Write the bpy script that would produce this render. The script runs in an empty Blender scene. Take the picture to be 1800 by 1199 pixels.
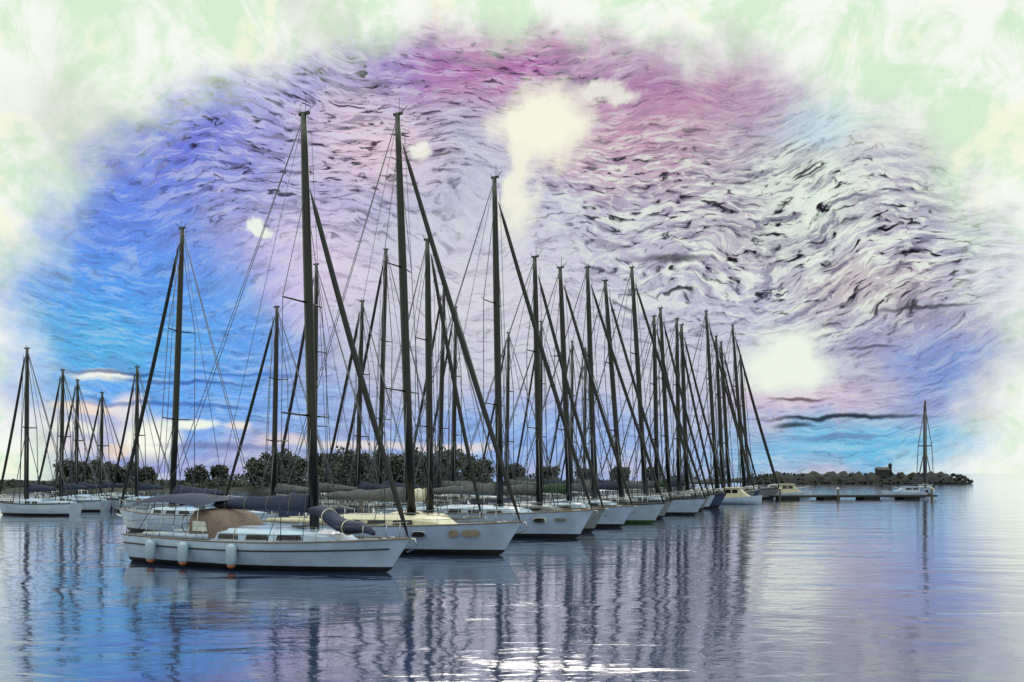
import bpy, bmesh, math, random
from mathutils import Vector, Matrix
random.seed(7)
S = bpy.context.scene
COL = S.collection
R = math.radians
F, CX, HOR, H = 1500.0, 900.0, 832.0, 3.7      # focal length and horizon measured on the photograph, eye height in metres

# ------------------------------------------------------------------ camera
cd = bpy.data.cameras.new('camera'); cam = bpy.data.objects.new('camera', cd); COL.objects.link(cam)
cd.sensor_width = 36; cd.lens = 36 * F / 1800; cd.shift_y = (HOR - 599.5) / 1800
cd.clip_start = 0.1; cd.clip_end = 30000
cam.location = (0, 0, H); cam.rotation_euler = (R(90), 0, 0)
S.camera = cam
S.view_settings.view_transform = 'Standard'; S.view_settings.look = 'None'
S.view_settings.exposure = 0.0; S.view_settings.gamma = 1.0
S.render.engine = 'CYCLES'

# ------------------------------------------------------------------ sky
def lin(r, g, b):
    f = lambda c: (c / 255 / 12.92) if c / 255 <= .04045 else ((c / 255 + .055) / 1.055) ** 2.4
    return (f(r), f(g), f(b), 1)
SUN_AZ, SUN_EL = 1.3, 25.0
world = bpy.data.worlds.new('World'); S.world = world; world.use_nodes = True
nt = world.node_tree; nt.nodes.clear()
N = nt.nodes.new; LK = nt.links.new
def math_n(op, a, b=None, c=None):
    n = N('ShaderNodeMath'); n.operation = op
    for i, v in enumerate((a, b, c)):
        if v is None: continue
        if isinstance(v, (int, float)): n.inputs[i].default_value = v
        else: LK(v, n.inputs[i])
    return n.outputs[0]
def vec_n(op, a, b=None):
    n = N('ShaderNodeVectorMath'); n.operation = op
    for i, v in enumerate((a, b)):
        if v is None: continue
        if isinstance(v, tuple): n.inputs[i].default_value = v
        else: LK(v, n.inputs[i])
    return n
def mix_n(fac, a, b, mode='MIX'):
    n = N('ShaderNodeMix'); n.data_type = 'RGBA'; n.blend_type = mode
    for i, v in ((0, fac), (6, a), (7, b)):
        if isinstance(v, (int, float)): n.inputs[i].default_value = v
        elif isinstance(v, tuple): n.inputs[i].default_value = v
        else: LK(v, n.inputs[i])
    return n.outputs[2]
def smooth(v, a, b, lo=0., hi=1.):
    n = N('ShaderNodeMapRange'); n.interpolation_type = 'SMOOTHSTEP'
    LK(v, n.inputs[0])
    for i, x in enumerate((a, b, lo, hi)): n.inputs[i + 1].default_value = x
    return n.outputs[0]
def noise_n(vec, scale, detail=4, rough=.55, dist=0.):
    n = N('ShaderNodeTexNoise'); LK(vec, n.inputs['Vector'])
    n.inputs['Scale'].default_value = scale; n.inputs['Detail'].default_value = detail
    n.inputs['Roughness'].default_value = rough; n.inputs['Distortion'].default_value = dist
    return n
tc = N('ShaderNodeTexCoord'); sep = N('ShaderNodeSeparateXYZ'); LK(tc.outputs['Generated'], sep.inputs[0])
az = math_n('MULTIPLY', math_n('ARCTAN2', sep.outputs[0], sep.outputs[1]), 180 / math.pi)
el = math_n('MULTIPLY', math_n('ARCSINE', sep.outputs[2]), 180 / math.pi)
cmb = N('ShaderNodeCombineXYZ'); LK(az, cmb.inputs[0]); LK(el, cmb.inputs[1])
P0 = cmb.outputs[0]                              # heading and height in degrees
def warp(amount, scale, detail):
    nz = noise_n(P0, scale, detail)
    v = vec_n('SUBTRACT', nz.outputs['Color'], (.5, .5, .5)).outputs[0]
    v = vec_n('MULTIPLY', v, (amount, amount * .7, 0)).outputs[0]
    return vec_n('ADD', P0, v).outputs[0]
PW = warp(7, .22, 6)
PS = warp(1.3, .45, 3)
PF = warp(4.5, .42, 8)
def azel(px, py):
    dx, dz = (px - CX) / F, (HOR - py) / F
    return math.degrees(math.atan(dx)), math.degrees(math.atan2(dz, math.hypot(1, dx)))
def blob(color, px, py, rx, ry, rgb, k, vec=None, core=.15):
    a, e = azel(px, py); a1, _ = azel(px + rx, py); a0, _ = azel(px - rx, py)
    _, e1 = azel(px, py - ry); _, e0 = azel(px, py + ry)
    d = vec_n('SUBTRACT', vec or PW, (a, e, 0)).outputs[0]
    d = vec_n('MULTIPLY', d, (2 / (a1 - a0), 2 / (e1 - e0), 0)).outputs[0]
    f = smooth(vec_n('LENGTH', d).outputs['Value'], core, 1.25, k, 0)
    return mix_n(f, color, lin(*rgb))
sky = N('ShaderNodeTexSky'); sky.sky_type = 'NISHITA'; sky.sun_disc = False
sky.sun_elevation = R(SUN_EL); sky.sun_rotation = R(SUN_AZ)
base = mix_n(.94, mix_n(1., sky.outputs[0], (.08, .08, .08, 1), 'MULTIPLY'), lin(172, 176, 206))
c = base
for b in [
    (130, 450, 560, 560, (102, 138, 232), 1.0), (240, 585, 400, 190, (82, 164, 242), .9),
    (330, 190, 270, 170, (102, 112, 218), .8), (560, 320, 190, 240, (184, 176, 216), .65),
    (900, 95, 380, 140, (180, 112, 170), .95), (600, 90, 210, 90, (140, 118, 200), .7), (180, 610, 200, 90, (92, 180, 228), .7),
    (1240, 150, 260, 140, (166, 116, 164), .9), (1140, 250, 280, 120, (198, 152, 176), .85),
    (650, 255, 140, 90, (236, 204, 214), .75), (560, 470, 150, 120, (226, 206, 234), .7),
    (850, 520, 320, 170, (220, 216, 226), .7), (1030, 650, 420, 150, (206, 206, 222), .6),
    (1370, 370, 390, 200, (184, 178, 188), .9), (1570, 590, 220, 110, (160, 158, 190), .75), (1680, 700, 120, 120, (128, 150, 212), .7),
    (1400, 705, 170, 45, (216, 186, 214), .7), (1540, 500, 200, 60, (206, 194, 184), .6), (1540, 790, 440, 62, (104, 186, 228), .95), (1660, 640, 110, 70, (118, 150, 216), .7),
    (900, 775, 480, 90, (120, 168, 236), .8), (330, 705, 340, 80, (104, 172, 246), .75),
    (1430, 340, 110, 140, (226, 242, 226), .8), (1440, 215, 90, 50, (190, 225, 235), .7)]:
    c = blob(c, *b)
# brush-like ripples of cloud
PR = vec_n('ADD', PS, vec_n('MULTIPLY', vec_n('SUBTRACT', noise_n(P0, .055, 1.5, .45).outputs['Color'], (.5, .5, .5)).outputs[0], (0, 14, 0)).outputs[0]).outputs[0]
def rippler(sx, sy, dist):
    return noise_n(vec_n('MULTIPLY', PR, (sx, sy, 0)).outputs[0], 1.0, 5, .55, dist).outputs['Fac']
rip = rippler(.34, 1.7, .9); rip2 = rippler(.75, 3.0, 1.1)
def region(px, py, ra, re, k=1.):
    a_, e_ = azel(px, py)
    d_ = vec_n('MULTIPLY', vec_n('SUBTRACT', PW, (a_, e_, 0)).outputs[0], (1 / ra, 1 / re, 0)).outputs[0]
    return smooth(vec_n('LENGTH', d_).outputs['Value'], .35, 1.15, k, 0)
mR = math_n('MAXIMUM', region(1400, 430, 16, 6.8), region(1130, 330, 9, 4.5, .8))
mL = math_n('MAXIMUM', region(520, 210, 13, 7.5, .8), region(850, 150, 13, 4.5, .55))
msk = math_n('MAXIMUM', mR, mL)
mdark = smooth(rip, .50, .36); fdark = smooth(rip2, .47, .36)
mlight = smooth(rip, .52, .62); flight = smooth(rip2, .55, .63)
c = mix_n(math_n('MULTIPLY', mdark, math_n('MULTIPLY_ADD', msk, .60, .22)), c, lin(112, 108, 134))
c = mix_n(math_n('MULTIPLY', mlight, math_n('MULTIPLY_ADD', mR, .70, .16)), c, lin(228, 236, 224))
c = mix_n(math_n('MULTIPLY', mlight, math_n('MULTIPLY', mL, .45)), c, lin(206, 204, 232))
c = mix_n(math_n('MULTIPLY', flight, math_n('MULTIPLY_ADD', mR, .55, .10)), c, lin(232, 240, 230))
c = mix_n(math_n('MULTIPLY', fdark, math_n('MULTIPLY_ADD', msk, .68, .24)), c, lin(50, 48, 66))
xdark = smooth(rip2, .385, .345)
c = mix_n(math_n('MULTIPLY', xdark, math_n('MULTIPLY_ADD', msk, .8, .1)), c, lin(20, 20, 28))
for b in [
    (955, 225, 95, 75, (246, 246, 224), 1.0), (912, 330, 36, 105, (242, 242, 222), .9), (1060, 165, 60, 20, (238, 240, 226), .8),
    (1388, 638, 92, 70, (236, 244, 230), 1.0), (458, 400, 24, 14, (236, 244, 232), .95),
    (745, 268, 24, 16, (244, 246, 232), .8)]:
    c = blob(c, *b, vec=PF, core=.45)
for b in [                                        # broken cream and peach cloud low on the left
    (150, 745, 130, 38, (206, 196, 214), .6), (262, 772, 62, 44, (240, 240, 226), 1.), (262, 772, 40, 28, (248, 250, 236), 1.), (180, 660, 55, 11, (240, 244, 236), 1.), (150, 716, 70, 12, (244, 222, 208), .95),
    (130, 752, 60, 12, (238, 236, 230), .9), (335, 746, 60, 10, (238, 246, 232), 1.), (228, 715, 40, 26, (236, 230, 226), .8), (120, 785, 60, 18, (226, 214, 222), .8),
    (205, 790, 30, 16, (238, 214, 196), .8), (420, 748, 22, 9, (240, 230, 216), .9), (500, 775, 60, 12, (236, 214, 206), .6), (640, 782, 130, 9, (240, 226, 214), .7), (800, 788, 90, 9, (240, 226, 214), .7)]:
    c = blob(c, *b, vec=PS, core=.45)
for b in [                                        # thin dark bars of cloud low over the water
    (1475, 733, 175, 5, (30, 38, 52), .95), (1395, 747, 50, 6, (34, 44, 54), .85), (1405, 702, 60, 4, (70, 46, 50), .8),
    (1530, 612, 60, 4, (50, 54, 84), .7), (1180, 455, 70, 9, (40, 40, 52), .8), (1620, 541, 110, 4, (60, 62, 70), .8),
    (200, 655, 100, 5, (40, 70, 130), .75), (330, 672, 160, 5, (52, 92, 166), .75), (300, 712, 190, 5, (50, 92, 170), .7),
    (430, 658, 130, 4, (60, 110, 190), .7), (380, 785, 110, 7, (112, 124, 170), .75), (1480, 768, 90, 6, (96, 120, 168), .7)]:
    c = blob(c, *b, vec=PS, core=.3)
# ragged oval vignette painted into the sky as pale overcast
PV = warp(6.5, .34, 10)
d = vec_n('MULTIPLY', vec_n('SUBTRACT', PV, (0, 8.8, 0)).outputs[0], (1 / 30.2, 1 / 18.2, 0)).outputs[0]
veil = smooth(vec_n('LENGTH', d).outputs['Value'], .90, 1.10)
vn = noise_n(P0, .20, 8, .68, .5).outputs['Fac']
vcol = mix_n(smooth(vn, .40, .58), lin(214, 238, 208), lin(247, 250, 243))
vn2 = noise_n(P0, .09, 3, .5).outputs['Fac']
vcol = mix_n(smooth(vn2, .56, .68, 0, .5), vcol, lin(196, 202, 190))
grain = noise_n(P0, 9., 2, .7)
c = mix_n(.13, c, vec_n('MULTIPLY', vec_n('SUBTRACT', grain.outputs['Color'], (.22, .22, .22)).outputs[0], (2.2, 2.2, 2.2)).outputs[0], 'OVERLAY')
zen_boost = smooth(el, 27, 65, 1, 2.4)                   # sky boosted overhead, out of view, added to lighten the hulls
vn3 = noise_n(P0, .26, 5, .6, .3).outputs['Color']
v3 = N('ShaderNodeSeparateColor'); LK(vn3, v3.inputs[0])
vcol = mix_n(smooth(v3.outputs[1], .54, .66, 0, .7), vcol, lin(250, 249, 222))
c = mix_n(veil, c, vcol)
bg = N('ShaderNodeBackground'); LK(c, bg.inputs[0]); LK(zen_boost, bg.inputs[1])
wo = N('ShaderNodeOutputWorld'); LK(bg.outputs[0], wo.inputs[0])

# ------------------------------------------------------------------ sun
sl = bpy.data.lights.new('sun', 'SUN'); sl.energy = .5; sl.angle = R(22); sl.color = (1, .93, .82)
so = bpy.data.objects.new('sun', sl); COL.objects.link(so)
sd = Vector((math.sin(R(SUN_AZ)) * math.cos(R(SUN_EL)), math.cos(R(SUN_AZ)) * math.cos(R(SUN_EL)), math.sin(R(SUN_EL))))
so.rotation_euler = sd.to_track_quat('Z', 'Y').to_euler(); so.location = (0, 0, 60)

# ------------------------------------------------------------------ materials
MATS = {}
def mat(name, rgb, rough=.5, metal=0., var=.25, scale=3., coat=0., bump=0., bscale=20.):
    if name in MATS: return MATS[name]
    m = bpy.data.materials.new(name); m.use_nodes = True; t = m.node_tree; p = t.nodes['Principled BSDF']
    p.inputs['Roughness'].default_value = rough; p.inputs['Metallic'].default_value = metal
    p.inputs['Coat Weight'].default_value = coat
    co = t.nodes.new('ShaderNodeTexCoord')
    n = t.nodes.new('ShaderNodeTexNoise'); n.inputs['Scale'].default_value = scale; n.inputs['Detail'].default_value = 6
    t.links.new(co.outputs['Object'], n.inputs['Vector'])
    r = t.nodes.new('ShaderNodeValToRGB'); r.color_ramp.elements[0].position = .3; r.color_ramp.elements[1].position = .7
    r.color_ramp.elements[0].color = tuple(x * (1 - var) for x in rgb) + (1,)
    r.color_ramp.elements[1].color = tuple(min(1, x * (1 + var * .5)) for x in rgb) + (1,)
    t.links.new(n.outputs['Fac'], r.inputs[0]); t.links.new(r.outputs[0], p.inputs['Base Color'])
    if bump:
        n2 = t.nodes.new('ShaderNodeTexNoise'); n2.inputs['Scale'].default_value = bscale; n2.inputs['Detail'].default_value = 4
        t.links.new(co.outputs['Object'], n2.inputs['Vector'])
        b = t.nodes.new('ShaderNodeBump'); b.inputs['Strength'].default_value = bump; b.inputs['Distance'].default_value = .05
        t.links.new(n2.outputs['Fac'], b.inputs['Height']); t.links.new(b.outputs[0], p.inputs['Normal'])
    MATS[name] = m; return m
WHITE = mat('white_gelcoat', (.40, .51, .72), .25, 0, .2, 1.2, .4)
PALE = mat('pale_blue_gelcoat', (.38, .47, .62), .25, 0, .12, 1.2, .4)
GREY = mat('grey_gelcoat', (.20, .22, .26), .3, 0, .15, 1.2, .3)
NAVY = mat('navy_gelcoat', (.03, .045, .12), .2, 0, .15, 1.2, .5)
ANTI = mat('black_antifouling', (.012, .013, .018), .5, 0, .3)
GREENAF = mat('green_antifouling', (.03, .07, .012), .5, 0, .3)
DECK = mat('deck_paint', (.12, .13, .15), .6, 0, .2, 4)
TEAK = mat('weathered_teak', (.20, .16, .13), .7, 0, .35, 8)
CREAM = mat('cream_paint', (.60, .55, .42), .4, 0, .12)
SPAR = mat('dark_anodised_spar', (.006, .007, .007), .32, .1, .3, 2)
JIBCL = mat('charcoal_canvas', (.016, .018, .02), .8, 0, .3, 5, 0, .4, 9)
CABG = mat('dull_cabin_paint', (.15, .165, .19), .4, 0, .15)
WIRE = mat('rigging_wire', (.10, .105, .13), .4, .3, .2)
STEEL = mat('stainless_tube', (.45, .46, .48), .22, 1., .1)
GLASS = mat('smoked_glass', (.008, .009, .012), .08, 0, .2)
BLUECL = mat('navy_canvas', (.022, .03, .075), .8, 0, .3, 5, 0, .4, 9)
GREYCL = mat('grey_canvas', (.10, .105, .12), .85, 0, .3, 5, 0, .4, 9)
BROWNCL = mat('brown_canvas', (.16, .11, .10), .8, 0, .3, 5, 0, .4, 9)
CREAMCL = mat('cream_canvas', (.66, .62, .50), .8, 0, .2, 5, 0, .4, 9)
GREENCL = mat('green_canvas', (.03, .065, .03), .8, 0, .3, 5, 0, .4, 9)
BLACKR = mat('black_rubber', (.012, .012, .013), .55)
FENDM = mat('pale_fender_vinyl', (.30, .40, .54), .35, 0, .15)
RUST = mat('rust_red_vinyl', (.30, .09, .03), .5, 0, .3, 9)
ROPE = mat('grey_rope', (.22, .21, .19), .9, 0, .3, 30)
PLANK = mat('weathered_planks', (.08, .075, .07), .85, 0, .45, 2.5, 0, .5, 14)
ROCK = mat('dark_rock', (.022, .023, .026), .9, 0, .5, .6, 0, .8, 2)
LAND = mat('shore_earth', (.03, .034, .03), .95, 0, .5, .1)
BARK = mat('bark', (.05, .042, .035), .9, 0, .4, 4)
LEAF = [mat('leaf_dark', (.022, .028, .028), .7, 0, .5, .8), mat('leaf_mid', (.034, .043, .036), .7, 0, .5, .8), mat('leaf_grey', (.045, .047, .05), .7, 0, .5, .8)]
STONEW = mat('pale_render', (.42, .40, .38), .8, 0, .2, 1)
ROOF = mat('dull_tile', (.05, .04, .04), .8, 0, .3, 2)

def water_mat():
    m = bpy.data.materials.new('harbour_water'); m.use_nodes = True; t = m.node_tree; p = t.nodes['Principled BSDF']
    p.inputs['Base Color'].default_value = (.03, .05, .135, 1); p.inputs['Roughness'].default_value = .06
    p.inputs['IOR'].default_value = 1.5
    p.inputs['Coat Weight'].default_value = 1; p.inputs['Coat Roughness'].default_value = .05; p.inputs['Coat IOR'].default_value = 1.5
    co = t.nodes.new('ShaderNodeTexCoord')
    def layer(sx, sy, sc, det, dist):
        mp = t.nodes.new('ShaderNodeMapping'); mp.inputs['Scale'].default_value = (sx, sy, 1)
        t.links.new(co.outputs['Object'], mp.inputs['Vector'])
        n = t.nodes.new('ShaderNodeTexNoise'); n.inputs['Scale'].default_value = sc; n.inputs['Detail'].default_value = det
        n.inputs['Distortion'].default_value = dist; t.links.new(mp.outputs[0], n.inputs['Vector']); return n
    prev = None
    for (sx, sy, sc, det, dist, st, di) in ((.28, .6, .42, 3, .9, .30, .30), (.5, 1.1, 1.3, 4, 1.4, .22, .06), (1, 2.4, 5.5, 3, .4, .07, .015)):
        n = layer(sx, sy, sc, det, dist); b = t.nodes.new('ShaderNodeBump')
        b.inputs['Strength'].default_value = st; b.inputs['Distance'].default_value = di
        t.links.new(n.outputs['Fac'], b.inputs['Height'])
        if prev: t.links.new(prev.outputs[0], b.inputs['Normal'])
        prev = b
    t.links.new(prev.outputs[0], p.inputs['Normal']); t.links.new(prev.outputs[0], p.inputs['Coat Normal'])
    return m
WATER = water_mat()

# ------------------------------------------------------------------ mesh helpers
class MB:
    def __init__(s): s.v = []; s.f = []; s.m = []; s.sm = []
    def add(s, vs, fs, mi=0, smooth=True):
        o = len(s.v); s.v += [tuple(v) for v in vs]
        for f in fs: s.f.append(tuple(i + o for i in f)); s.m.append(mi); s.sm.append(smooth)
    def tube(s, pts, rad, n=6, mi=0, sx=1., caps=True):
        pts = [Vector(p) for p in pts]; k = len(pts)
        rad = list(rad) if hasattr(rad, '__len__') else [rad] * k
        vs = []; fs = []
        for i, p in enumerate(pts):
            d = (pts[min(i + 1, k - 1)] - pts[max(i - 1, 0)]).normalized()
            ref = Vector((0, 1, 0)) if abs(d.y) < .9 else Vector((1, 0, 0))
            a = ref.cross(d).normalized(); b = d.cross(a).normalized()
            for j in range(n):
                t = 2 * math.pi * j / n
                vs.append(p + rad[i] * (sx * math.cos(t) * a + math.sin(t) * b))
        for i in range(k - 1):
            for j in range(n):
                j2 = (j + 1) % n; fs.append((i * n + j, i * n + j2, (i + 1) * n + j2, (i + 1) * n + j))
        if caps: fs.append(tuple(range(n - 1, -1, -1))); fs.append(tuple(range((k - 1) * n, k * n)))
        s.add(vs, fs, mi)
    def box(s, x0, x1, y0, y1, z0, z1, mi=0, bev=0., taper=0.):
        b = bev; t = taper
        if b <= 0:
            vs = [(x0, y0, z0), (x1, y0, z0), (x1, y1, z0), (x0, y1, z0), (x0 + t, y0 + t, z1), (x1 - t, y0 + t, z1), (x1 - t, y1 - t, z1), (x0 + t, y1 - t, z1)]
            s.add(vs, [(3, 2, 1, 0), (4, 5, 6, 7), (0, 1, 5, 4), (1, 2, 6, 5), (2, 3, 7, 6), (3, 0, 4, 7)], mi, False); return
        def ring(z, i, tt):
            X0, X1, Y0, Y1 = x0 + tt + i, x1 - tt - i, y0 + tt + i, y1 - tt - i
            return [(X0 + b, Y0, z), (X1 - b, Y0, z), (X1, Y0 + b, z), (X1, Y1 - b, z), (X1 - b, Y1, z), (X0 + b, Y1, z), (X0, Y1 - b, z), (X0, Y0 + b, z)]
        rs = [ring(z0, 0, 0), ring(z1 - b, 0, t), ring(z1, b * .8, t)]
        vs = sum(rs, []); fs = [tuple(range(7, -1, -1)), tuple(range(16, 24))]
        for i in range(2):
            for j in range(8): j2 = (j + 1) % 8; fs.append((i * 8 + j, i * 8 + j2, i * 8 + 8 + j2, i * 8 + 8 + j))
        s.add(vs, fs, mi, False)
    def loft(s, rings, closed=True, caps=True, mi=0, smooth=True):
        n = len(rings[0]); vs = [p for r in rings for p in r]; fs = []
        for i in range(len(rings) - 1):
            for j in range(n if closed else n - 1):
                j2 = (j + 1) % n; fs.append((i * n + j, i * n + j2, (i + 1) * n + j2, (i + 1) * n + j))
        if caps: fs.append(tuple(range(n - 1, -1, -1))); fs.append(tuple(range((len(rings) - 1) * n, len(rings) * n)))
        s.add(vs, fs, mi, smooth)
    def build(s, name, mats, parent=None):
        me = bpy.data.meshes.new(name); me.from_pydata(s.v, [], s.f)
        mats = mats if isinstance(mats, (list, tuple)) else [mats]
        for m in mats: me.materials.append(m)
        me.polygons.foreach_set('material_index', s.m); me.polygons.foreach_set('use_smooth', s.sm)
        bm = bmesh.new(); bm.from_mesh(me); bmesh.ops.recalc_face_normals(bm, faces=bm.faces); bm.to_mesh(me); bm.free()
        o = bpy.data.objects.new(name, me); COL.objects.link(o)
        if parent: o.parent = parent
        return o
def tag(o, label, cat, group=None):
    o['label'] = label; o['category'] = cat
    if group: o['group'] = group
    return o
def empty(name, loc, rz=0):
    o = bpy.data.objects.new(name, None); COL.objects.link(o); o.location = loc; o.rotation_euler = (0, 0, rz); o.empty_display_size = .3
    return o
def at(px, D): return Vector(((px - CX) / F * D, D, 0))

# ------------------------------------------------------------------ water and land
m = MB(); m.add([(-9000, -300, 0), (9000, -300, 0), (9000, 16000, 0), (-9000, 16000, 0)], [(0, 1, 2, 3)], 0, False)
w = m.build('water', WATER); w['kind'] = 'structure'

def bank(name, x0, x1, y0, y1, top, matl, seed):
    rnd = random.Random(seed); n = 60; rows = []
    prof = [(0, -.6), (.08, .25), (.2, .6), (.5, 1.), (.85, .8), (1, -.6)]
    for i in range(n + 1):
        x = x0 + (x1 - x0) * i / n; e = min(1, i / 5, (n - i) / 5)
        h = top * (.75 + .5 * rnd.random()) * (.15 + .85 * e); j = rnd.uniform(-.08, .08) * (y1 - y0)
        rows.append([(x, y0 + (y1 - y0) * a + j, h * b if b > 0 else b) for a, b in prof])
    mm = MB(); mm.loft(rows, closed=False, caps=False, smooth=False)
    return mm.build(name, matl)
sh = bank('shore', -140, 43, 174, 240, 1.7, LAND, 3); sh['kind'] = 'structure'

# ------------------------------------------------------------------ the sailing boats
def interp(tbl, s):
    for (a, u), (b, v) in zip(tbl, tbl[1:]):
        if s <= b: return u + (v - u) * (s - a) / (b - a)
    return tbl[-1][1]
def sailboat(name, label, group, pos, heading, Lf, La, beam, fb, mast_h, rake, hull, D, cover=GREYCL, frac=.95, under=ANTI,
             cabin_m=WHITE, cab=None, dodger=None, ports=(), lines=True, jib=JIBCL, spread=2, windows=3, bimini=None, rub=False, deckm=DECK, headsail=True):
    """x forward, y to port, z up; the origin is on the waterline below the mast"""
    root = empty(name, pos, math.atan2(heading[1], heading[0]))
    tag(root, label, 'sailing boat', group)
    wr = max(.015, .00046 * D)                     # rigging
    near = D < 60
    NS = 26 if near else 16
    def half(s):
        if s < .44: return beam / 2 * (1 - .30 * ((.44 - s) / .44) ** 2)
        return beam / 2 * max(0., 1 - ((s - .44) / .56) ** 2.15) + .02
    def sheer(s): return fb * (1 + .06 * (1 - s) ** 2 * 2 + .26 * max(0, (s - .35) / .65) ** 1.7)
    LEV = [1., .92, .72, .45, .20, .09, -.25, -.5]
    WID = [1., 1.0, .985, .94, .86, .82, .55, .0]
    rows = []
    for i in range(NS + 1):
        s = i / NS; b = half(s); z1 = sheer(s); row = []
        for l, wd in zip(LEV, WID):
            z = z1 * l if l > .2 else fb * l
            fwd = Lf - .075 * (Lf + La) * (1 - l) if l >= 0 else Lf - .075 * (Lf + La) * (1 - l) * 1.3
            aft = -La + .05 * (1 - l) * 3
            x = aft + (fwd - aft) * s
            wd2 = wd if s < .5 else wd * (1 - .35 * (1 - max(l, 0)) * ((s - .5) / .5) ** 1.5)
            row.append((x, b * wd2, z))
        rows.append(row)
    hb = MB(); K = len(LEV)
    for side in (1, -1):
        vs = [(x, y * side, z) for r in rows for (x, y, z) in r]
        for lo, hi, mi in ((0, 4, 0), (4, K - 1, 1)):
            fs = [(i * K + j, (i + 1) * K + j, (i + 1) * K + j + 1, i * K + j + 1) for i in range(NS) for j in range(lo, hi)]
            hb.add(vs, fs, mi)
    tr = rows[0]                                    # transom
    vs = [(x, y, z) for x, y, z in tr] + [(x, -y, z) for x, y, z in tr]
    hb.add(vs, [(j, j + 1, K + j + 1, K + j) for j in range(K - 1)], 0, False)
    hb.build('hull', [hull, under], root)
    db = MB(); vs = []
    for i in range(NS + 1):
        s = i / NS; x, y, z = rows[i][1]; y *= .985
        vs += [(x, y, z), (x, 0, z + .05), (x, -y, z)]
    db.add(vs, [(i * 3 + j, i * 3 + j + 1, i * 3 + 4 + j, i * 3 + 3 + j) for i in range(NS) for j in range(2)])
    db.build('deck', deckm, root)
    def deck_z(x):
        s = min(1, max(0, (x + La) / (Lf + La))); return sheer(s) * .93
    def deck_b(x): return half(min(1, max(0, (x + La) / (Lf + La))))
    tb = MB()
    for side in (1, -1): tb.tube([(r[0][0], r[0][1] * side, r[0][2]) for r in rows], .035 if near else .05, 5)
    tb.build('toe_rail', TEAK if near else BLACKR, root)
    if rub:
        rb = MB()
        for side in (1, -1): rb.tube([(r[2][0] , (r[2][1] + .012) * side, r[2][2] - .02) for r in rows[:-1]], .032, 5)
        rb.build('rub_rail', BLACKR, root)
    # coach roof
    x0, x1, ch = cab or (-.42 * La, Lf * .32, .48)
    def cab_ring(x, k, hh):
        b = min(deck_b(x) * .66, beam * .33) * k; z = deck_z(x) - .02
        return [(x, b, z), (x, b * .96, z + hh * .7), (x, b * .82, z + hh), (x, 0, z + hh * 1.12), (x, -b * .82, z + hh), (x, -b * .96, z + hh * .7), (x, -b, z)]
    cb = MB(); rings = []
    for t, k, q in ((0, .94, 1.), (.25, 1, 1.05), (.55, 1, 1.0), (.82, .92, .82), (.93, .84, .6), (1, .74, .12)):
        rings.append(cab_ring(x0 + (x1 - x0) * t, k, ch * q))
    cb.loft(rings, closed=False, caps=True, smooth=False)
    co = cb.build('cabin', cabin_m, root)
    for side in (1, -1):
        for k in range(windows):
            t0 = .10 + .24 * k; t1 = t0 + .18
            wb = MB(); q = []
            for t in (t0, t1):
                x = x0 + (x1 - x0) * t; b = min(deck_b(x) * .66, beam * .33) * (.96 + .04 * min(1, t * 4)) ; z = deck_z(x)
                q.append((x, b, z))
            (xa, ba, za), (xb, bb, zb) = q; e = .012
            vs = []
            for off in (e, -.02):
                vs += [(xa, side * (ba * .99 + off), za + ch * .24), (xb, side * (bb * .99 + off), zb + ch * .24),
                       (xb - .06, side * (bb * .965 + off), zb + ch * .62), (xa + .06, side * (ba * .965 + off), za + ch * .62)]
            wb.add(vs, [(0, 1, 2, 3), (4, 5, 6, 7), (0, 1, 5, 4), (1, 2, 6, 5), (2, 3, 7, 6), (3, 0, 4, 7)], 0, False)
            wb.build('window', GLASS, co)
    if near:
        hm = MB(); xx = x0 + (x1 - x0) * .62; z = deck_z(xx) + ch * 1.02
        hm.box(xx - .3, xx + .3, -.3, .3, z + .04, z + .12, 0, .04); hm.build('hatch', GLASS, co)
    # cockpit coamings and wheel
    kb = MB()
    for side in (1, -1):
        pts = [(x0 + .1, side * deck_b(x0) * .60, deck_z(x0) + .16), (-.7 * La, side * deck_b(-.7 * La) * .62, deck_z(-.7 * La) + .14), (-.93 * La, side * deck_b(-.93 * La) * .55, deck_z(-.93 * La) + .08)]
        kb.tube(pts, [.16, .15, .1], 6)
    kb.build('coaming', cabin_m, root)
    if near:
        wx = -.74 * La; wz = deck_z(wx) + .55
        wb = MB(); ring = [(wx, .42 * math.cos(a * math.pi / 8), wz + .42 * math.sin(a * math.pi / 8)) for a in range(17)]
        wb.tube(ring, .02, 5, caps=False)
        for a in range(3): t = a * math.pi / 3; wb.tube([(wx, .42 * math.cos(t), wz + .42 * math.sin(t)), (wx, -.42 * math.cos(t), wz - .42 * math.sin(t))], .012, 4)
        wb.tube([(wx + .1, 0, wz - .6), (wx + .06, 0, wz + .05)], [.1, .07], 8); wb.build('steering_wheel', STEEL, root)
        for side in (1, -1):
            lb = MB(); wx2 = x0 - .5; y = side * deck_b(wx2) * .6; z = deck_z(wx2) + .30
            lb.tube([(wx2, y, z), (wx2, y, z + .06), (wx2, y, z + .18)], [.1, .075, .085], 10); lb.build('winch', STEEL, root)
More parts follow.
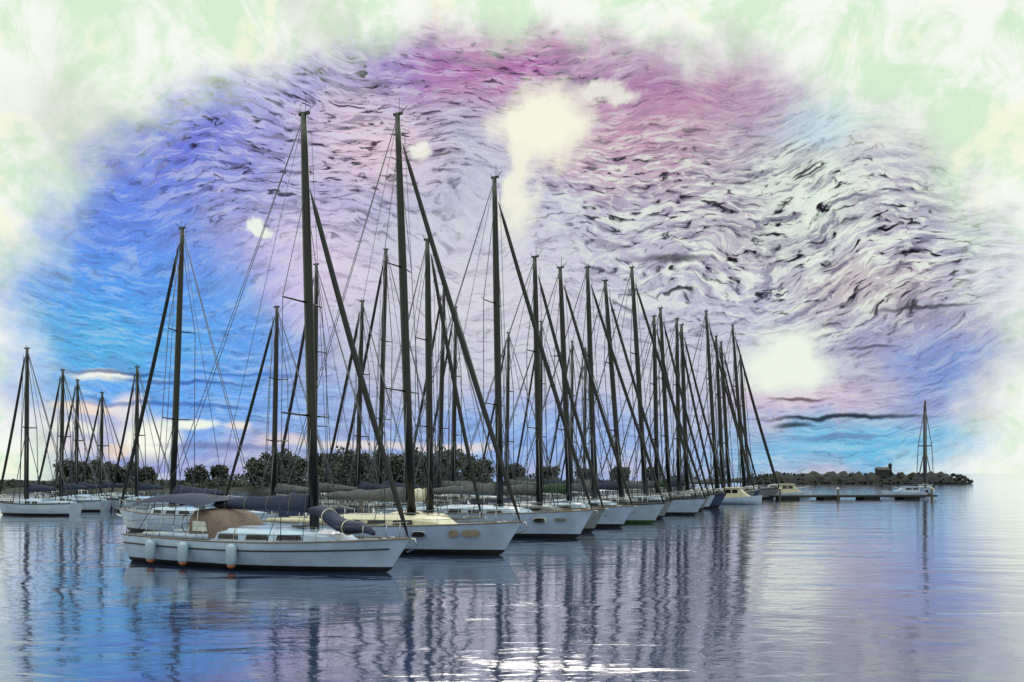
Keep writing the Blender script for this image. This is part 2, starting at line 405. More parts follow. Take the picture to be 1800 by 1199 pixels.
    if dodger:
        g = MB(); rg = []
        for t, zz, yy in ((0, .30, .9), (.4, .8, .95), (1.15, 1.0, 1.0), (1.9, .98, 1.0)):
            x = x0 + 1.0 - t; b = beam * .32 * yy; z = deck_z(x0) + ch * .5
            rg.append([(x, b, z - .15), (x, b * .97, z + zz * .6), (x, b * .75, z + zz * .93), (x, 0, z + zz), (x, -b * .75, z + zz * .93), (x, -b * .97, z + zz * .6), (x, -b, z - .15)])
        g.loft(rg, closed=False, caps=False); dg = g.build('spray_hood', dodger, root)
        for side in (1, -1):
            gb = MB(); b = beam * .32; x = x0 - .15; z = deck_z(x0) + ch * .5
            gb.add([(x - .55, side * (b + .015), z + .12), (x + .25, side * (b + .01), z + .12), (x + .12, side * (b - .005), z + .5), (x - .55, side * (b + .005), z + .52)], [(0, 1, 2, 3)], 0, False)
            gb.build('clear_panel', STEEL, dg)
    if bimini:
        g = MB(); rg = []
        for t, zz in ((0, -.10), (.2, .08), (.5, .18), (.8, .10), (1, -.14)):
            x = -.50 * La - t * .46 * La; b = beam * .36; z = 2.58
            rg.append([(x, b, z + zz - .22), (x, b * .85, z + zz - .03), (x, b * .45, z + zz + .08), (x, 0, z + zz + .11), (x, -b * .45, z + zz + .08), (x, -b * .85, z + zz - .03), (x, -b, z + zz - .22)])
        g.loft(rg, closed=False, caps=False); bo = g.build('bimini', bimini, root)
        fr = MB()
        for q in (.52, .74, .93):
            x = -q * La; fr.tube([(x, beam * .40, deck_z(x)), (x, beam * .36, 2.36), (x, -beam * .36, 2.36), (x, -beam * .40, deck_z(x))], .014, 5)
        fr.build('bimini_frame', STEEL, bo)
    # mast, spreaders, boom
    mz = deck_z(0) + ch * .9
    mr = .105 + mast_h * .0026 + D * .0003 + (.12 if D == 150 else 0)
    def mast_p(z): return Vector((-rake * (z / mast_h), 0, z))
    mb = MB(); zs = [deck_z(0) + (mast_h - deck_z(0)) * t for t in (0, .3, .6, .8, .92, 1)]
    mb.tube([mast_p(z) for z in zs], [mr, mr, mr * .97, mr * .88, mr * .74, mr * .6], 10 if near else 8, 0, 1.25)
    mo = mb.build('mast', SPAR, root)
    hx = MB(); tp = mast_p(mast_h)
    hx.box(tp.x - .22, tp.x + .28, -.05, .05, tp.z - .06, tp.z + .05)
    hx.tube([(tp.x + .1, 0, tp.z), (tp.x + .1, 0, tp.z + (.75 if near else .3))], wr * .7, 4)
    if near: hx.tube([(tp.x + .1, 0, tp.z), (tp.x + .5, .1, tp.z + .35)], wr * .8, 4)
    if D > 45 and near: hx.tube([(tp.x - .15, 0, tp.z), (tp.x - .3, 0, tp.z + .25)], wr * .7, 4)
    hx.build('masthead_fitting', SPAR, mo)
    tips = []
    for k in range(spread):
        z = mz + (mast_h * frac - mz) * (k + 1) / (spread + 1) ; p = mast_p(z)
        for side in (1, -1):
            sp = MB(); L = beam * (.36 - .06 * k); tip = p + Vector((-.28, side * L, .05))
            sp.tube([p, tip], [max(.045, wr * 1.7), max(.03, wr * 1.4)], 6); sp.build('spreader', SPAR, mo); tips.append((k, side, tip))
    bl = min(La * .58, 6.2); bz = mz + .75
    bb = MB(); bb.tube([(-mr * 1.2 - rake * bz / mast_h, 0, bz), (-bl, 0, bz + .12)], .085, 8); bo = bb.build('boom', SPAR, root)
    sc = MB(); rg = []; rnd = random.Random(int(D * 10))
    for i in range(13):
        t = i / 12; x = -.30 - (bl - .35) * t; zc = bz + .12 * t; hh = (.50 * (1 - t) ** .8 + .16) * (1 + rnd.uniform(-.12, .12)); ww = .17 * (1 - .45 * t) + .03
        if i == 0: hh *= .9
        rg.append([(x, 0, zc - .12), (x, ww, zc - .02), (x, ww * .85, zc + hh * .45), (x, ww * .3, zc + hh * .92), (x, 0, zc + hh), (x, -ww * .3, zc + hh * .92), (x, -ww * .85, zc + hh * .45), (x, -ww, zc - .02)])
    sc.loft(rg, closed=True, caps=True); sc.build('sail_cover', cover, bo)
    if near:
        for q in (.18, .42, .66, .88):
            i = int(q * 12); a_, b2 = rg[i], rg[i + 1]; f = q * 12 - i; cc = Vector((-.30 - (bl - .35) * q, 0, bz + .2)); tie = MB()
            ring = [Vector(u).lerp(Vector(v), f) for u, v in zip(a_, b2)]; ring = [p + (p - cc).normalized() * .012 for p in ring]
            tie.tube(ring + ring[:1], .016, 4, caps=False); tie.build('sail_tie', ROPE, bo)
    # rigging: each stay is a part
    def wire(nm, pts, r=wr): q = MB(); q.tube(pts, r, 5); return q.build(nm, WIRE, root)
    top = mast_p(mast_h - .1); hd = mast_p(mast_h * frac)
    bow = Vector((Lf - .12, 0, deck_z(Lf) + .08))
    jb = MB(); jr = .055 + mast_h * .0022 + D * .0001
    n = 14; rr = [jr * (.45 + .75 * math.sin(math.pi * min(1, .12 + .80 * (1 - i / n))) ** .5) for i in range(n + 1)]
    hd2 = hd + Vector((mr * 1.3, 0, 0))
    jb.tube([hd2.lerp(bow, i / n) + Vector((-.10 * math.sin(math.pi * i / n), 0, 0)) for i in range(n + 1)], [wr] + rr[1:-1] + [wr * 1.5], 7)
    if headsail: jb.build('furled_jib', jib, root)
    else: wire('forestay', [hd, bow])
    for side in (1, -1):
        wire('backstay', [top, Vector((-La * .86 + .5, side * .12, mast_h * .22)), Vector((-La * .97, side * deck_b(-La * .97) * .7, deck_z(-La)))])
        path = [hd]
        for k in range(spread - 1, -1, -1): path.append([t for (kk, s_, t) in tips if kk == k and s_ == side][0])
        path.append(Vector((-.30, side * deck_b(-.3) * .96, deck_z(-.3)))); wire('shroud', path)
        lz = [t for (kk, s_, t) in tips if kk == 0 and s_ == side][0].z
        wire('lower_shroud', [mast_p(lz - .1), Vector((.55, side * deck_b(.5) * .94, deck_z(.5)))])
        wire('lower_shroud', [mast_p(lz - .1), Vector((-.95, side * deck_b(-.9) * .94, deck_z(-.9)))])
    wire('topping_lift', [top, Vector((-bl, 0, bz + .15))], wr * .7)
    wire('halyard', [mast_p(mast_h * .96) + Vector((mr + .12, .1, 0)), Vector((mr + .35, .2, mz + .1))], wr * .7)
    # pulpit, pushpit, guard rails
    pr = .016 if near else max(.02, wr)
    pb = MB(); xs = Lf - .12 * (Lf + La); zt = .62
    pt = [(xs, deck_b(xs) * .95, deck_z(xs) + zt), (Lf - .35, .22, deck_z(Lf) + zt + .05), (Lf - .05, 0, deck_z(Lf) + zt + .05), (Lf - .35, -.22, deck_z(Lf) + zt + .05), (xs, -deck_b(xs) * .95, deck_z(xs) + zt)]
    pb.tube(pt, pr, 5)
    for a in (0, 1, 3, 4): x, y, z = pt[a]; pb.tube([(x, y, z), (x - .05, y * .98 if a in (0, 4) else y * .8, z - zt)], pr, 5)
    pb.build('pulpit', STEEL, root)
    qb = MB(); xa = -La * .82
    qt = [(xa, deck_b(xa) * .95, deck_z(xa) + zt), (-La + .08, deck_b(-La) * .9, deck_z(-La) + zt), (-La + .08, -deck_b(-La) * .9, deck_z(-La) + zt), (xa, -deck_b(xa) * .95, deck_z(xa) + zt)]
    qb.tube(qt, pr, 5)
    for x, y, z in qt: qb.tube([(x, y, z), (x, y, z - zt)], pr, 5)
    qb.build('pushpit', STEEL, root)
    if lines:
        ns = 5
        for side in (1, -1):
            top_l = []
            for k in range(ns + 2):
                x = xa + (xs - xa) * k / (ns + 1); p = Vector((x, side * deck_b(x) * .95, deck_z(x)))
                top_l.append(p + Vector((0, 0, zt)))
                if 0 < k <= ns:
                    st = MB(); st.tube([p, p + Vector((0, 0, zt))], pr * .8, 5); st.build('stanchion', STEEL, root)
            gl = MB(); gl.tube(top_l, wr * .55, 4); gl.tube([p - Vector((0, 0, zt * .45)) for p in top_l], wr * .5, 4); gl.build('lifeline', WIRE, root)
    # portholes in the topsides
    for (x, ln, hh, gm) in ports:
        for side in (1, -1):
            s = (x + La) / (Lf + La)
            def sk(xx, l):
                ss = min(1, max(0, (xx + La) / (Lf + La))); y = half(ss) * .985
                i = min(NS - 1, int(ss * NS)); f = ss * NS - i
                y = (rows[i][2][1] * (1 - f) + rows[i + 1][2][1] * f)
                return y
            z = sheer(s) * .70; pbm = MB(); n = 14; vs = []
            for ofs, kk in ((.02, 1.25), (.03, 1.0), (-.03, 1.0)):
                for j in range(n):
                    a = 2 * math.pi * j / n; ca, sa = math.cos(a), math.sin(a)
                    xx = x + ln / 2 * kk * math.copysign(abs(ca) ** .6, ca); zz = z + hh / 2 * kk * math.copysign(abs(sa) ** .6, sa)
                    vs.append((xx, side * (sk(xx, .7) + ofs), zz))
            pbm.add(vs, [(j, (j + 1) % n, n + (j + 1) % n, n + j) for j in range(n)], 0, False)
            fr = pbm.build('porthole', STEEL if gm == GLASS else TEAK, root)
            g2 = MB(); g2.add([(a, b + side * .001, c_) for a, b, c_ in vs[n:2 * n]], [tuple(range(n))], 0, False); g2.build('pane', gm, fr)
    if near:
        an = MB(); z = deck_z(Lf) + .05
        an.tube([(Lf - .55, 0, z), (Lf + .16, 0, z + .02), (Lf + .22, 0, z - .22)], [.03, .03, .025], 6)
        an.add([(Lf + .25, 0, z - .30), (Lf - .12, .2, z - .42), (Lf - .16, 0, z - .5), (Lf - .12, -.2, z - .42)], [(0, 1, 2, 3), (0, 3, 2), (0, 2, 1)], 0, False)
        an.build('anchor', STEEL, root)
        for side in (1, -1): cl = MB(); cl.tube([(Lf - 1.2, side * .3, z + .02), (Lf - .9, side * .28, z + .02)], .03, 6); cl.build('cleat', STEEL, root)
    return root

HR = Vector((.91, -.42, 0)).normalized(); HL = -HR
def by_photo(base, top, D, topy):
    """where the mast stands, how tall it is and how far its head leans aft, from its foot and head in the photograph"""
    p = at(base, D); hgt = H + (HOR - topy) / F * D
    return p, hgt, ((base - top) / F * D)
FRONT = 'yachts moored bow to the right along the front of the pontoon'
BACK = 'yachts moored bow to the left behind the pontoon'
FARL = 'small sailing boats moored on the far left'
def put(name, label, group, base, top, topy, D, head, **k):
    p, hgt, lean = by_photo(base, top, D, topy)
    extra = head.x if abs(head.x) > .3 else .9
    return sailboat(name, label, group, p, head, mast_h=hgt, rake=max(.1, lean / extra), D=D, **k)
BOATS = {}
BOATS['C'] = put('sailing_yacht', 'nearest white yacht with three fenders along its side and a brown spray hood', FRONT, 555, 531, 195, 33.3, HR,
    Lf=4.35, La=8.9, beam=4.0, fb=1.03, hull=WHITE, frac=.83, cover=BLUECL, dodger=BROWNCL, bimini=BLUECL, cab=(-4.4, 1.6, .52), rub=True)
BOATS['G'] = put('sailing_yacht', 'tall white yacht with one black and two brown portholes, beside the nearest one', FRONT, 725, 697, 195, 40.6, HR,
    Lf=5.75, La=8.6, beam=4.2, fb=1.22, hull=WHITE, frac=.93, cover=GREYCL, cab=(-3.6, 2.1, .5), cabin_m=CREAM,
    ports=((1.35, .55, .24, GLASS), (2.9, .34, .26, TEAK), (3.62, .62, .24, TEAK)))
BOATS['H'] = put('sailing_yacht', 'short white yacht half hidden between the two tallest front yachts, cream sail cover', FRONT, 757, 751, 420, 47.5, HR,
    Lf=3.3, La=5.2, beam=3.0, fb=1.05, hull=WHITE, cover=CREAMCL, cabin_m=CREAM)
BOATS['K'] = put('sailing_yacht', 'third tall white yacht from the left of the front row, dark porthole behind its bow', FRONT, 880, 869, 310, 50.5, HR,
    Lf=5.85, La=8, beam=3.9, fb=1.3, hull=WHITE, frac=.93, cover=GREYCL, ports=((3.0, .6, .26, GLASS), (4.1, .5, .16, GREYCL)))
front = [  # key, base, head x, head y, D, Lf, La, beam, hull, cover, words
    ('M', 950, 940, 450, 55.2, 4.4, 7.2, 3.2, GREY, GREYCL, 'grey hulled yacht tucked behind the bow of the third tall front yacht'),
    ('N', 1003, 985, 468, 59.8, 4.6, 7.4, 3.6, WHITE, GREENCL, 'white yacht with green sail cover, its rounded bow showing right of the third tall yacht'),
    ('O', 1047, 1033, 468, 64.8, 5.4, 7.4, 3.6, PALE, GREYCL, 'pale blue yacht with a dark green waterline in the middle of the front row'),
    ('P', 1095, 1065, 490, 71.0, 4.2, 7.2, 3.4, GREY, BLUECL, 'grey yacht with a mast raked far back, right of the green waterlined yacht'),
    ('Q', 1137, 1112, 467, 77.5, 5.4, 8.2, 3.7, WHITE, GREYCL, 'white yacht ending the clear line of bows, tallest mast of the right half'),
    ('R', 1156, 1150, 555, 81.6, 3.8, 7, 2.9, NAVY, GREYCL, 'navy yacht in the pair of masts right of the tall mast at the row end'),
    ('r', 1178, 1162, 540, 86, 4.0, 7, 3.1, GREY, GREENCL, 'grey yacht with green sail cover, taller of the pair beside the navy yacht'),
    ('s', 1194, 1190, 560, 90, 3.8, 7, 2.9, WHITE, BLUECL, 'white yacht with navy sail cover whose mast nearly touches the next one'),
    ('S', 1209, 1199, 570, 93.5, 4.2, 7, 3.1, NAVY, BLUECL, 'navy yacht with navy sail cover standing closest beside the touching mast pair'),
    ('T', 1262, 1243, 545, 106.7, 4.6, 8, 3.5, GREY, GREYCL, 'grey yacht with the tallest mast in the last cluster before the open water'),
    ('U', 1272, 1260, 590, 110.5, 4.0, 7, 3.0, WHITE, GREENCL, 'white yacht with green sail cover just right of the tallest mast of the last cluster'),
    ('V', 1283, 1269, 600, 114.5, 4.0, 7, 3.0, NAVY, GREYCL, 'navy yacht with grey sail cover, shorter mast in the middle of the last cluster'),
    ('W', 1310, 1290, 570, 124.8, 4.9, 8, 3.4, GREY, GREYCL, 'grey yacht farthest right of the front row, stay sweeping down to the open water'),
    ('Y', 1318, 1303, 625, 128.8, 4.2, 7, 3.0, WHITE, BLUECL, 'white yacht with a short mast hiding behind the rightmost sweeping stay')]
for k, b_, tx, ty, D, lf, la, bm_, hl, cv, words in front:
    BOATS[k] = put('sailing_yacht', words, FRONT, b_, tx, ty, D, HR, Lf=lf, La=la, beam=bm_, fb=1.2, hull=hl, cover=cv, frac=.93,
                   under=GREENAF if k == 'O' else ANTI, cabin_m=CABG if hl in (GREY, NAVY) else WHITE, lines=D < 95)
back = [
    ('A', 301, 325, 404, 53.4, 4.6, 7.4, 3.6, WHITE, BLUECL, 'white yacht on the left with its bow and thick dark forestay pointing left'),
    ('B', 480, 488, 540, 62, 4.8, 6.6, 3.3, NAVY, GREYCL, 'navy yacht bow to the left, its short mast left of the nearest tall mast'),
    ('D', 551, 557, 465, 66.3, 4.2, 7.2, 3.3, GREY, GREYCL, 'grey yacht behind the pontoon, mast close beside that of the nearest yacht'),
    ('E', 627, 638, 530, 71.0, 3.8, 6.4, 3.0, WHITE, BLUECL, 'white yacht with short mast behind, between the two tallest masts'),
    ('F', 665, 680, 440, 75.2, 4.6, 7.6, 3.2, GREY, BLUECL, 'grey yacht behind with navy sail cover, mast just left of the cream cabin yacht'),
    ('I', 772, 781, 500, 84, 4.2, 7.4, 2.9, NAVY, GREYCL, 'navy yacht behind the pontoon, first mast right of the cream covered short yacht'),
    ('J', 797, 801, 540, 87.2, 4.0, 7, 2.9, WHITE, GREYCL, 'white yacht behind the pontoon with lower mast left of the third tall front mast'),
    ('L', 890, 894, 585, 98, 4.0, 7, 3.2, GREY, GREYCL, 'grey yacht behind, low mast just right of the third tall front mast'),
    ('l', 950, 951, 565, 107, 4.0, 7.2, 3.2, NAVY, BLUECL, 'navy yacht far behind, thin mast overlapping that of the grey front yacht'),
    ('m', 1004, 1006, 600, 117, 4.0, 7, 3.2, WHITE, GREYCL, 'white yacht far behind, low mast beside the green covered yacht'),
    ('n', 1027, 1029, 612, 123, 4.0, 7, 3.2, GREY, BLUECL, 'grey yacht at the far end behind the pontoon, shortest mast there')]
for k, b_, tx, ty, D, lf, la, bm_, hl, cv, words in back:
    p, hgt, lean = by_photo(b_, tx, D, ty)
    BOATS[k] = sailboat('sailing_yacht', words, BACK, p, HL, Lf=lf, La=la, beam=bm_, fb=1.15, mast_h=hgt, rake=max(.1, -lean / .91), hull=hl, D=D, cover=cv,
                        cabin_m=CABG if hl in (GREY, NAVY) else WHITE, frac=.95, lines=D < 80)
HW = Vector((-.98, .18, 0)).normalized()
for b_, tx, ty, D, words, hl in [
    (240, 241, 645, 84, 'small white sailing boat on the left, mast just left of the yacht with thick forestay', PALE),
    (177, 180, 690, 97, 'small grey sailing boat on the left with the lowest mast of the far left group', GREY),
    (133, 137, 668, 91, 'small navy sailing boat second from the left edge pair, slim dark mast', NAVY),
    (107, 111, 650, 84, 'small white sailing boat near the left edge with a stout mast', PALE),
    (46, 48, 612, 76, 'small pale sailing boat closest to the left edge, tallest mast of its group', PALE)]:
    p, hgt, lean = by_photo(b_, tx, D, ty)
    sailboat('sailboat', words, FARL, p, HW, Lf=3, La=5, beam=2.5, fb=.95, mast_h=hgt, rake=max(.08, -lean), hull=hl, D=D, cover=BLUECL, spread=1, windows=2, lines=False)
p, hgt, lean = by_photo(1626, 1625, 150, 705)
sailboat('sailboat', 'lone white sailing boat at the far right with a single short mast', None, p, Vector((-.42, -.9, 0)).normalized(), headsail=False, Lf=3.6, La=5.0, beam=3, fb=1.0,
         mast_h=hgt, rake=.2, hull=WHITE, D=150, cover=BLUECL, spread=1, windows=2, lines=False)

# ------------------------------------------------------------------ fenders, bundle and ropes on the nearest yacht
c0 = BOATS['C']; M0 = Matrix.Translation(c0.location) @ c0.rotation_euler.to_matrix().to_4x4()
FEN = 'fenders hung along the nearest yacht'
for x, words in ((-6.65, 'pale fender with rust red foot, nearest the stern of the three'), (-4.72, 'pale fender with rust red foot, middle of the three on the yacht side'),
                 (-2.25, 'pale fender with rust red foot, nearest the mast of the three')):
    s = (x + 8.9) / 13.25; yb = 2.0 * (1 - .30 * ((.44 - s) / .44) ** 2) if s < .44 else 2.0 * (1 - ((s - .44) / .56) ** 2.15)
    r = empty('fender', M0 @ Vector((x, -yb - .2, .12)), c0.rotation_euler.z); tag(r, words, 'fender', FEN)
    b = MB(); b.tube([(0, 0, .12), (0, 0, .2), (0, 0, .74), (0, 0, .84), (0, 0, .92)], [.165, .2, .2, .165, .06], 14); b.build('body', FENDM, r)
    b = MB(); b.tube([(0, 0, -.02), (0, 0, .03), (0, 0, .13)], [.07, .14, .17], 14); b.build('foot', RUST, r)
    b = MB(); b.tube([(0, 0, .9), (0, .10, 1.05), (0, .22, 1.5)], .018, 5); b.build('rope', ROPE, r)
r = empty('sail_bag', M0 @ Vector((.35, -.35, 1.3)), c0.rotation_euler.z + R(-4))
tag(r, 'long dark blue bundle of folded canvas sloping down the foredeck of the nearest yacht', 'sail bag')
b = MB(); rg = []
for i in range(11):
    t = i / 10; x = -.3 + 3.0 * t; zc = .95 - .82 * t + .12 * math.sin(t * 9); wv = .42 * math.sin(math.pi * (.12 + .83 * t)) ** .6; rg_ = []
    for j in range(16):
        a = 2 * math.pi * j / 16; q = 1 + .10 * math.cos(5 * a + 1.5 * t); rg_.append((x, wv * q * math.cos(a), zc + wv * .62 * q * math.sin(a)))
    rg.append(rg_)
b.loft(rg); b.build('cover', BLUECL, r)
for t in (.3, .62):
    b = MB(); x = -.3 + 3.0 * t; zc = .95 - .82 * t + .12 * math.sin(t * 9); wv = .44 * math.sin(math.pi * (.12 + .83 * t)) ** .6 + .03
    b.tube([(x, wv * math.cos(a * math.pi / 8), zc + wv * .64 * math.sin(a * math.pi / 8)) for a in range(17)], .02, 5, caps=False); b.build('strap', CREAMCL, r)

# ------------------------------------------------------------------ pontoons and posts
RD = Vector((.42, .91, 0)).normalized()
def pontoon(name, label, a, b_, width, top, floats=True):
    a = Vector(a); b_ = Vector(b_); L = (b_ - a).length; d = (b_ - a).normalized()
    r = empty(name, a, math.atan2(d.y, d.x)); tag(r, label, 'pontoon')
    m = MB(); n = int(L / .6)
    for i in range(n):
        x = i * L / n; m.box(x, x + L / n - .03, -width / 2, width / 2, top - .06, top + random.uniform(-.006, .006))
    m.build('decking', PLANK, r)
    m = MB(); m.box(0, L, -width / 2 - .05, -width / 2 - .003, top - .24, top + .03); m.box(0, L, width / 2 + .003, width / 2 + .05, top - .24, top + .03); m.build('edge_beam', BLACKR, r)
    m = MB(); k = int(L / 5)
    for i in range(k):
        x = 1 + i * L / k; m.box(x, x + 2.4, -width / 2 + .1, width / 2 - .1, -.25, top - .07)
    m.build('float', ROCK, r)
    return r
pontoon('pontoon', 'long plank pontoon between the two rows of yachts', (-16.8, 43.8, 0), (-19.5 + .42 * 105, 38 + .91 * 105, 0), 2.2, .5)
pontoon('pontoon', 'low dark pontoon on the open water at the right', (37, 121, 0), (61, 124, 0), 2.6, .55)
POST = 'mooring posts along the pontoons'
def post(pos, hgt, label):
    r = empty('mooring_post', pos); tag(r, label, 'post', POST)
    m = MB(); m.tube([(0, 0, -1), (0, 0, hgt)], [.17, .15], 10); m.build('shaft', PLANK, r)
    m = MB(); m.tube([(0, 0, hgt), (0, 0, hgt + .03), (0, 0, hgt + .22)], [.19, .18, .03], 10); m.build('cap', CREAMCL, r)
for i in range(7):
    p = Vector((-19.5, 38, 0)) + RD * (9 + 15 * i) + HL * 1.35
    post(p, 1.9, 'dark mooring post with pale cap beside the long pontoon between the yachts')
for i, px in enumerate((37.5, 46, 60)):
    post((px, 121 + (px - 37) * 5 / 45 - 1.6, 0), 1.5, 'dark mooring post with pale cap in front of the low pontoon on the right')

# ------------------------------------------------------------------ motor boats at the right
def motorboat(label, pos, head, L, beam, cabh, top=WHITE):
    r = empty('motorboat', pos, math.atan2(head[1], head[0])); tag(r, label, 'motorboat', 'small motorboats by the right hand pontoon')
    m = MB(); n = 12; rows = []
    for i in range(n + 1):
        s = i / n; b_ = beam / 2 * (1 if s < .5 else max(.02, 1 - ((s - .5) / .5) ** 2.2)); z = .75 + .35 * s * s
        rows.append([(L * (s - .45), b_, z), (L * (s - .45) * .98, b_ * .95, z * .5), (L * (s - .45) * .95, b_ * .8, .08), (L * (s - .45) * .9, 0, -.3),
                     (L * (s - .45) * .95, -b_ * .8, .08), (L * (s - .45) * .98, -b_ * .95, z * .5), (L * (s - .45), -b_, z)])
    m.loft(rows, closed=False, caps=True); m.build('hull', WHITE, r)
    m = MB(); m.add([(a[0][0], a[0][1] * .98, a[0][2] - .05) for a in rows] + [(a[6][0], a[6][1] * .98, a[6][2] - .05) for a in rows], [(i, i + 1, n + 2 + i, n + 1 + i) for i in range(n)]); m.build('deck', DECK, r)
    m = MB(); rr = []
    for x, z, k in ((-.28 * L, cabh, .9), (.05 * L, cabh, .9), (.17 * L, cabh * .45, .82), (.30 * L, .12, .6)):
        bb = beam * .42 * k; rr.append([(x, bb, .72), (x, bb * .92, .75 + z), (x, -bb * .92, .75 + z), (x, -bb, .72)])
    m.loft(rr, closed=False, caps=True, smooth=False); cb = m.build('cabin', top, r)
    for side in (1, -1):
        for k in range(2):
            m = MB(); xa = (-.25 + .15 * k) * L; xb = xa + .12 * L; y = beam * .42 * .9 * .955
            m.box(xa, xb, side * y - .03, side * y + .03, .75 + cabh * .5, .75 + cabh * .86); m.build('window', GLASS, cb)
    m = MB(); m.box(-.31 * L, .09 * L, -beam * .40, beam * .40, .755 + cabh, .82 + cabh, 0, .03); m.build('roof', top, cb)
    m = MB(); zz = 1.75
    m.tube([(.10 * L, beam * .44, .9), (.14 * L, beam * .44, 1.45), (.5 * L, .12, zz), (.5 * L, -.12, zz), (.14 * L, -beam * .44, 1.45), (.10 * L, -beam * .44, .9)], .025, 5); m.build('bow_rail', STEEL, r)
    m = MB(); m.box(-.45 * L - .35, -.45 * L, -.22, .22, .2, 1.15, 0, .06); m.build('outboard', BLACKR, r)
    return r
motorboat('white motorboat with two windows at the end of the front row of yachts', at(1297, 103), (.9, -.43), 5.2, 2.3, 1.15, CREAM)
motorboat('white cabin motorboat moored behind the left end of the low pontoon', at(1390, 128), (.98, -.1), 5.6, 2.4, 1.3, CREAM)
motorboat('long low white motorboat in front of the lone sailing boat on the right', at(1592, 132), (-.97, .2), 6.4, 2.4, .8)

# ------------------------------------------------------------------ breakwater with beacon
bk = empty('breakwater', (86, 309, 0)); tag(bk, 'long low dark breakwater of rough rock across the water on the right', 'breakwater')
rnd = random.Random(5); core = bank('rock_core', 0, 78, -5, 7, 3.7, ROCK, 11); core.parent = bk
m = MB()
for i in range(800):
    x = rnd.uniform(0, 78); y = rnd.uniform(-6, 2); z = max(-.2, 3.4 - abs(y + 0) * .55) * rnd.uniform(.6, 1.1); s = rnd.uniform(.3, .95)
    vs = []
    for a in range(6):
        t = a * math.pi / 3; vs.append((x + s * math.cos(t) * rnd.uniform(.7, 1.2), y + s * math.sin(t) * rnd.uniform(.7, 1.1), z + rnd.uniform(-.3, .2)))
    vs += [(x, y, z + s * rnd.uniform(.5, .9)), (x, y, z - s)]
    m.add(vs, [(a, (a + 1) % 6, 6) for a in range(6)] + [((a + 1) % 6, a, 7) for a in range(6)], 0, False)
rk = m.build('boulders', ROCK, bk); rk['kind'] = 'stuff'
hp = at(1552, 309)
h_ = empty('beacon_hut', (hp.x, 309, 3.0)); tag(h_, 'small dark hut with a stub tower standing on the breakwater', 'hut')
m = MB(); m.box(-2.2, 1.8, -1.6, 1.6, -.6, 1.9); m.build('wall', ROCK, h_)
m = MB(); m.add([(-2.5, -1.9, 1.905), (2.1, -1.9, 1.905), (2.1, 1.9, 1.905), (-2.5, 1.9, 1.905), (-2.5, 0, 2.9), (2.1, 0, 2.9)], [(0, 1, 5, 4), (2, 3, 4, 5), (0, 4, 3), (1, 2, 5), (3, 2, 1, 0)], 0, False); m.build('roof', ROOF, h_)
m = MB(); m.tube([(2.6, 0, -.6), (2.6, 0, 3.2), (2.6, 0, 3.3), (2.6, 0, 4.0), (2.6, 0, 4.5)], [.7, .5, .75, .6, .05], 10); m.build('tower', ROCK, h_)
m = MB(); m.box(-.9, -.2, -1.63, -1.603, -.4, 1.2); m.build('door', BLACKR, h_)

# ------------------------------------------------------------------ trees along the far shore
SHT = 'trees along the far shore'
def tree(label, px, D, hgt, wid, seed, li):
    rnd = random.Random(seed); p = at(px, D); r = empty('shore_tree', (p.x, p.y, 1.0)); tag(r, label, 'tree', SHT)
    m = MB(); hh = hgt * .45
    m.tube([(0, 0, -.6), (rnd.uniform(-.2, .2), 0, hh * .5), (rnd.uniform(-.3, .3), .1, hh), (0, 0, hgt * .8)], [.32, .25, .2, .06], 7)
    tips = []
    for k in range(7):
        a = rnd.uniform(0, 6.28); e = Vector((math.cos(a) * wid * .34, math.sin(a) * wid * .34, hgt * rnd.uniform(.5, .85)))
        m.tube([(0, 0, hh * rnd.uniform(.6, 1)), e * .6 + Vector((0, 0, hgt * .15)), e], [.13, .08, .03], 5); tips.append(e)
    m.build('trunk', BARK, r)
    m = MB()
    cl = [(e, wid * rnd.uniform(.18, .28)) for e in tips] + [(Vector((rnd.uniform(-.3, .3) * wid, rnd.uniform(-.3, .3) * wid, hgt * rnd.uniform(.04, .92))), wid * rnd.uniform(.16, .28)) for _ in range(20)]
    for cpos, cr in cl:
        for _ in range(70):
            d = Vector((rnd.gauss(0, 1), rnd.gauss(0, 1), rnd.gauss(0, 1))).normalized() * cr * rnd.uniform(.35, 1.05)
            q = cpos + d; s = rnd.uniform(.22, .5); u = Vector((rnd.gauss(0, 1), rnd.gauss(0, 1), rnd.gauss(0, 1))).normalized(); v = u.orthogonal().normalized()
            m.add([q - u * s, q + v * s * .6, q + u * s, q - v * s * .6], [(0, 1, 2, 3)], rnd.choice((li, li, 1)), False)
    m.build('crown', LEAF, r)
words = ['dark broad tree on the far shore', 'mid green loose tree on the far shore', 'grey green tree on the far shore']
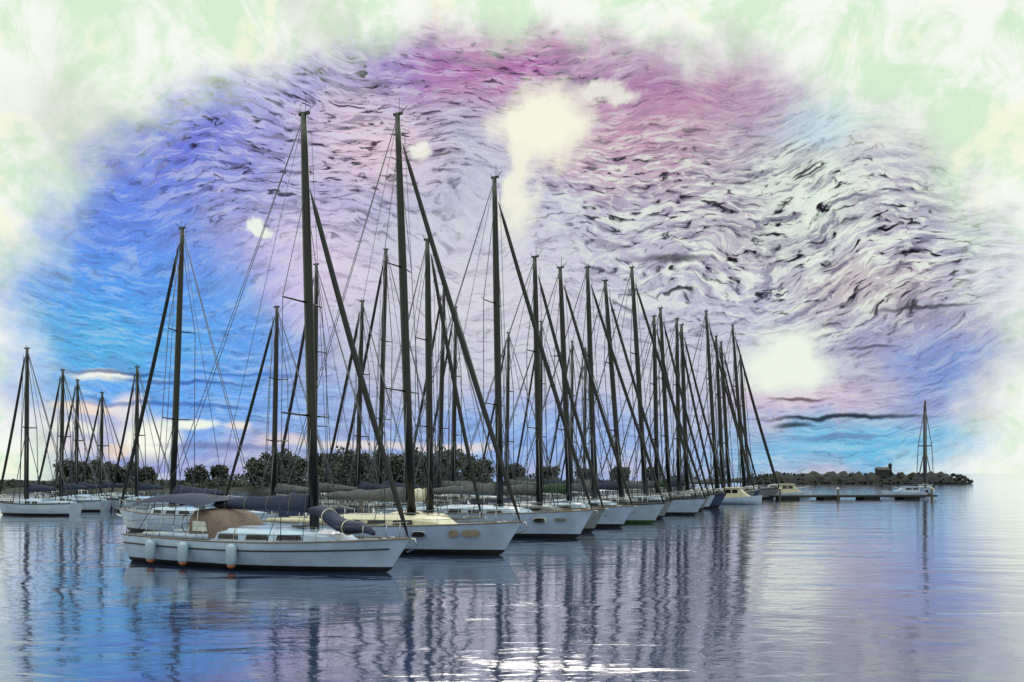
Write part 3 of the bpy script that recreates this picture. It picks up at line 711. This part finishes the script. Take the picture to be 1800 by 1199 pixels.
spots = [(345, 6, 6), (385, 6.5, 5), (455, 8, 7), (478, 11, 8), (500, 11.5, 8), (524, 9.5, 7), (575, 11, 9), (600, 12, 9), (628, 11, 8), (655, 11.5, 8), (690, 9.5, 8), (715, 10, 8),
         (742, 12, 9), (768, 11.5, 8), (795, 12, 9), (820, 10.5, 8), (845, 9, 7), (905, 6.5, 6), (968, 6, 6), (1030, 5.5, 6), (1090, 6, 6), (1150, 5.5, 6), (215, 7, 7), (180, 8, 8), (150, 7, 7), (255, 5.5, 6), (120, 8, 8)]
near_words = {}
masts = sorted([(301, 'the left forestay yacht'), (480, 'the short navy yacht'), (555, 'the nearest yacht mast'), (627, 'the short middle mast'), (725, 'the cream cabin yacht'),
                (797, 'the low white yacht mast'), (880, 'the third tall front mast'), (950, 'the grey yacht mast'), (1003, 'the green covered yacht'), (1095, 'the far raked mast'), (1137, 'the last tall mast'), (177, 'the lowest left mast'), (107, 'the stout left edge mast')])
for i, (px, hg, wd) in enumerate(spots):
    mx, mw = min(masts, key=lambda q: abs(q[0] - px)); k = i % 3
    kind = ('tall ' if hg > 10.5 else 'low ' if hg < 7.5 else 'middling ') + ['dark tree', 'green tree', 'grey green tree'][k]
    side = 'left' if px < mx else 'right'
    base = f'{kind} on the shore, seen {side} of {mw}'
    near_words[base] = near_words.get(base, 0) + 1
    if near_words[base] > 1: base = f'{kind} on the shore, farther {side} of {mw}'
    tree(base, px, 185 + (i * 7) % 11, hg * .68, wd * .74, 40 + i, k)

rnd = random.Random(91); m = MB()
for i in range(11000):
    x = rnd.uniform(-138, 40); y = 179 + rnd.uniform(0, 11); hb_ = 1.2 + .8 * math.sin(x * .29) * math.sin(x * .097 + 1); z = rnd.uniform(.2, max(.8, hb_ * 1.6) + (3.4 + 1.0 * math.sin(x * .45) if -57 < x < -4 else 0)) + .4
    q = Vector((x, y, z)); sz = rnd.uniform(.22, .5); u = Vector((rnd.gauss(0, 1), rnd.gauss(0, 1), rnd.gauss(0, 1))).normalized(); v = u.orthogonal().normalized()
    m.add([q - u * sz, q + v * sz * .6, q + u * sz, q - v * sz * .6], [(0, 1, 2, 3)], rnd.randrange(3), False)
o = m.build('undergrowth', LEAF); o['kind'] = 'stuff'
tag(o, 'dark tangled undergrowth covering the far shore below the trees', 'undergrowth')
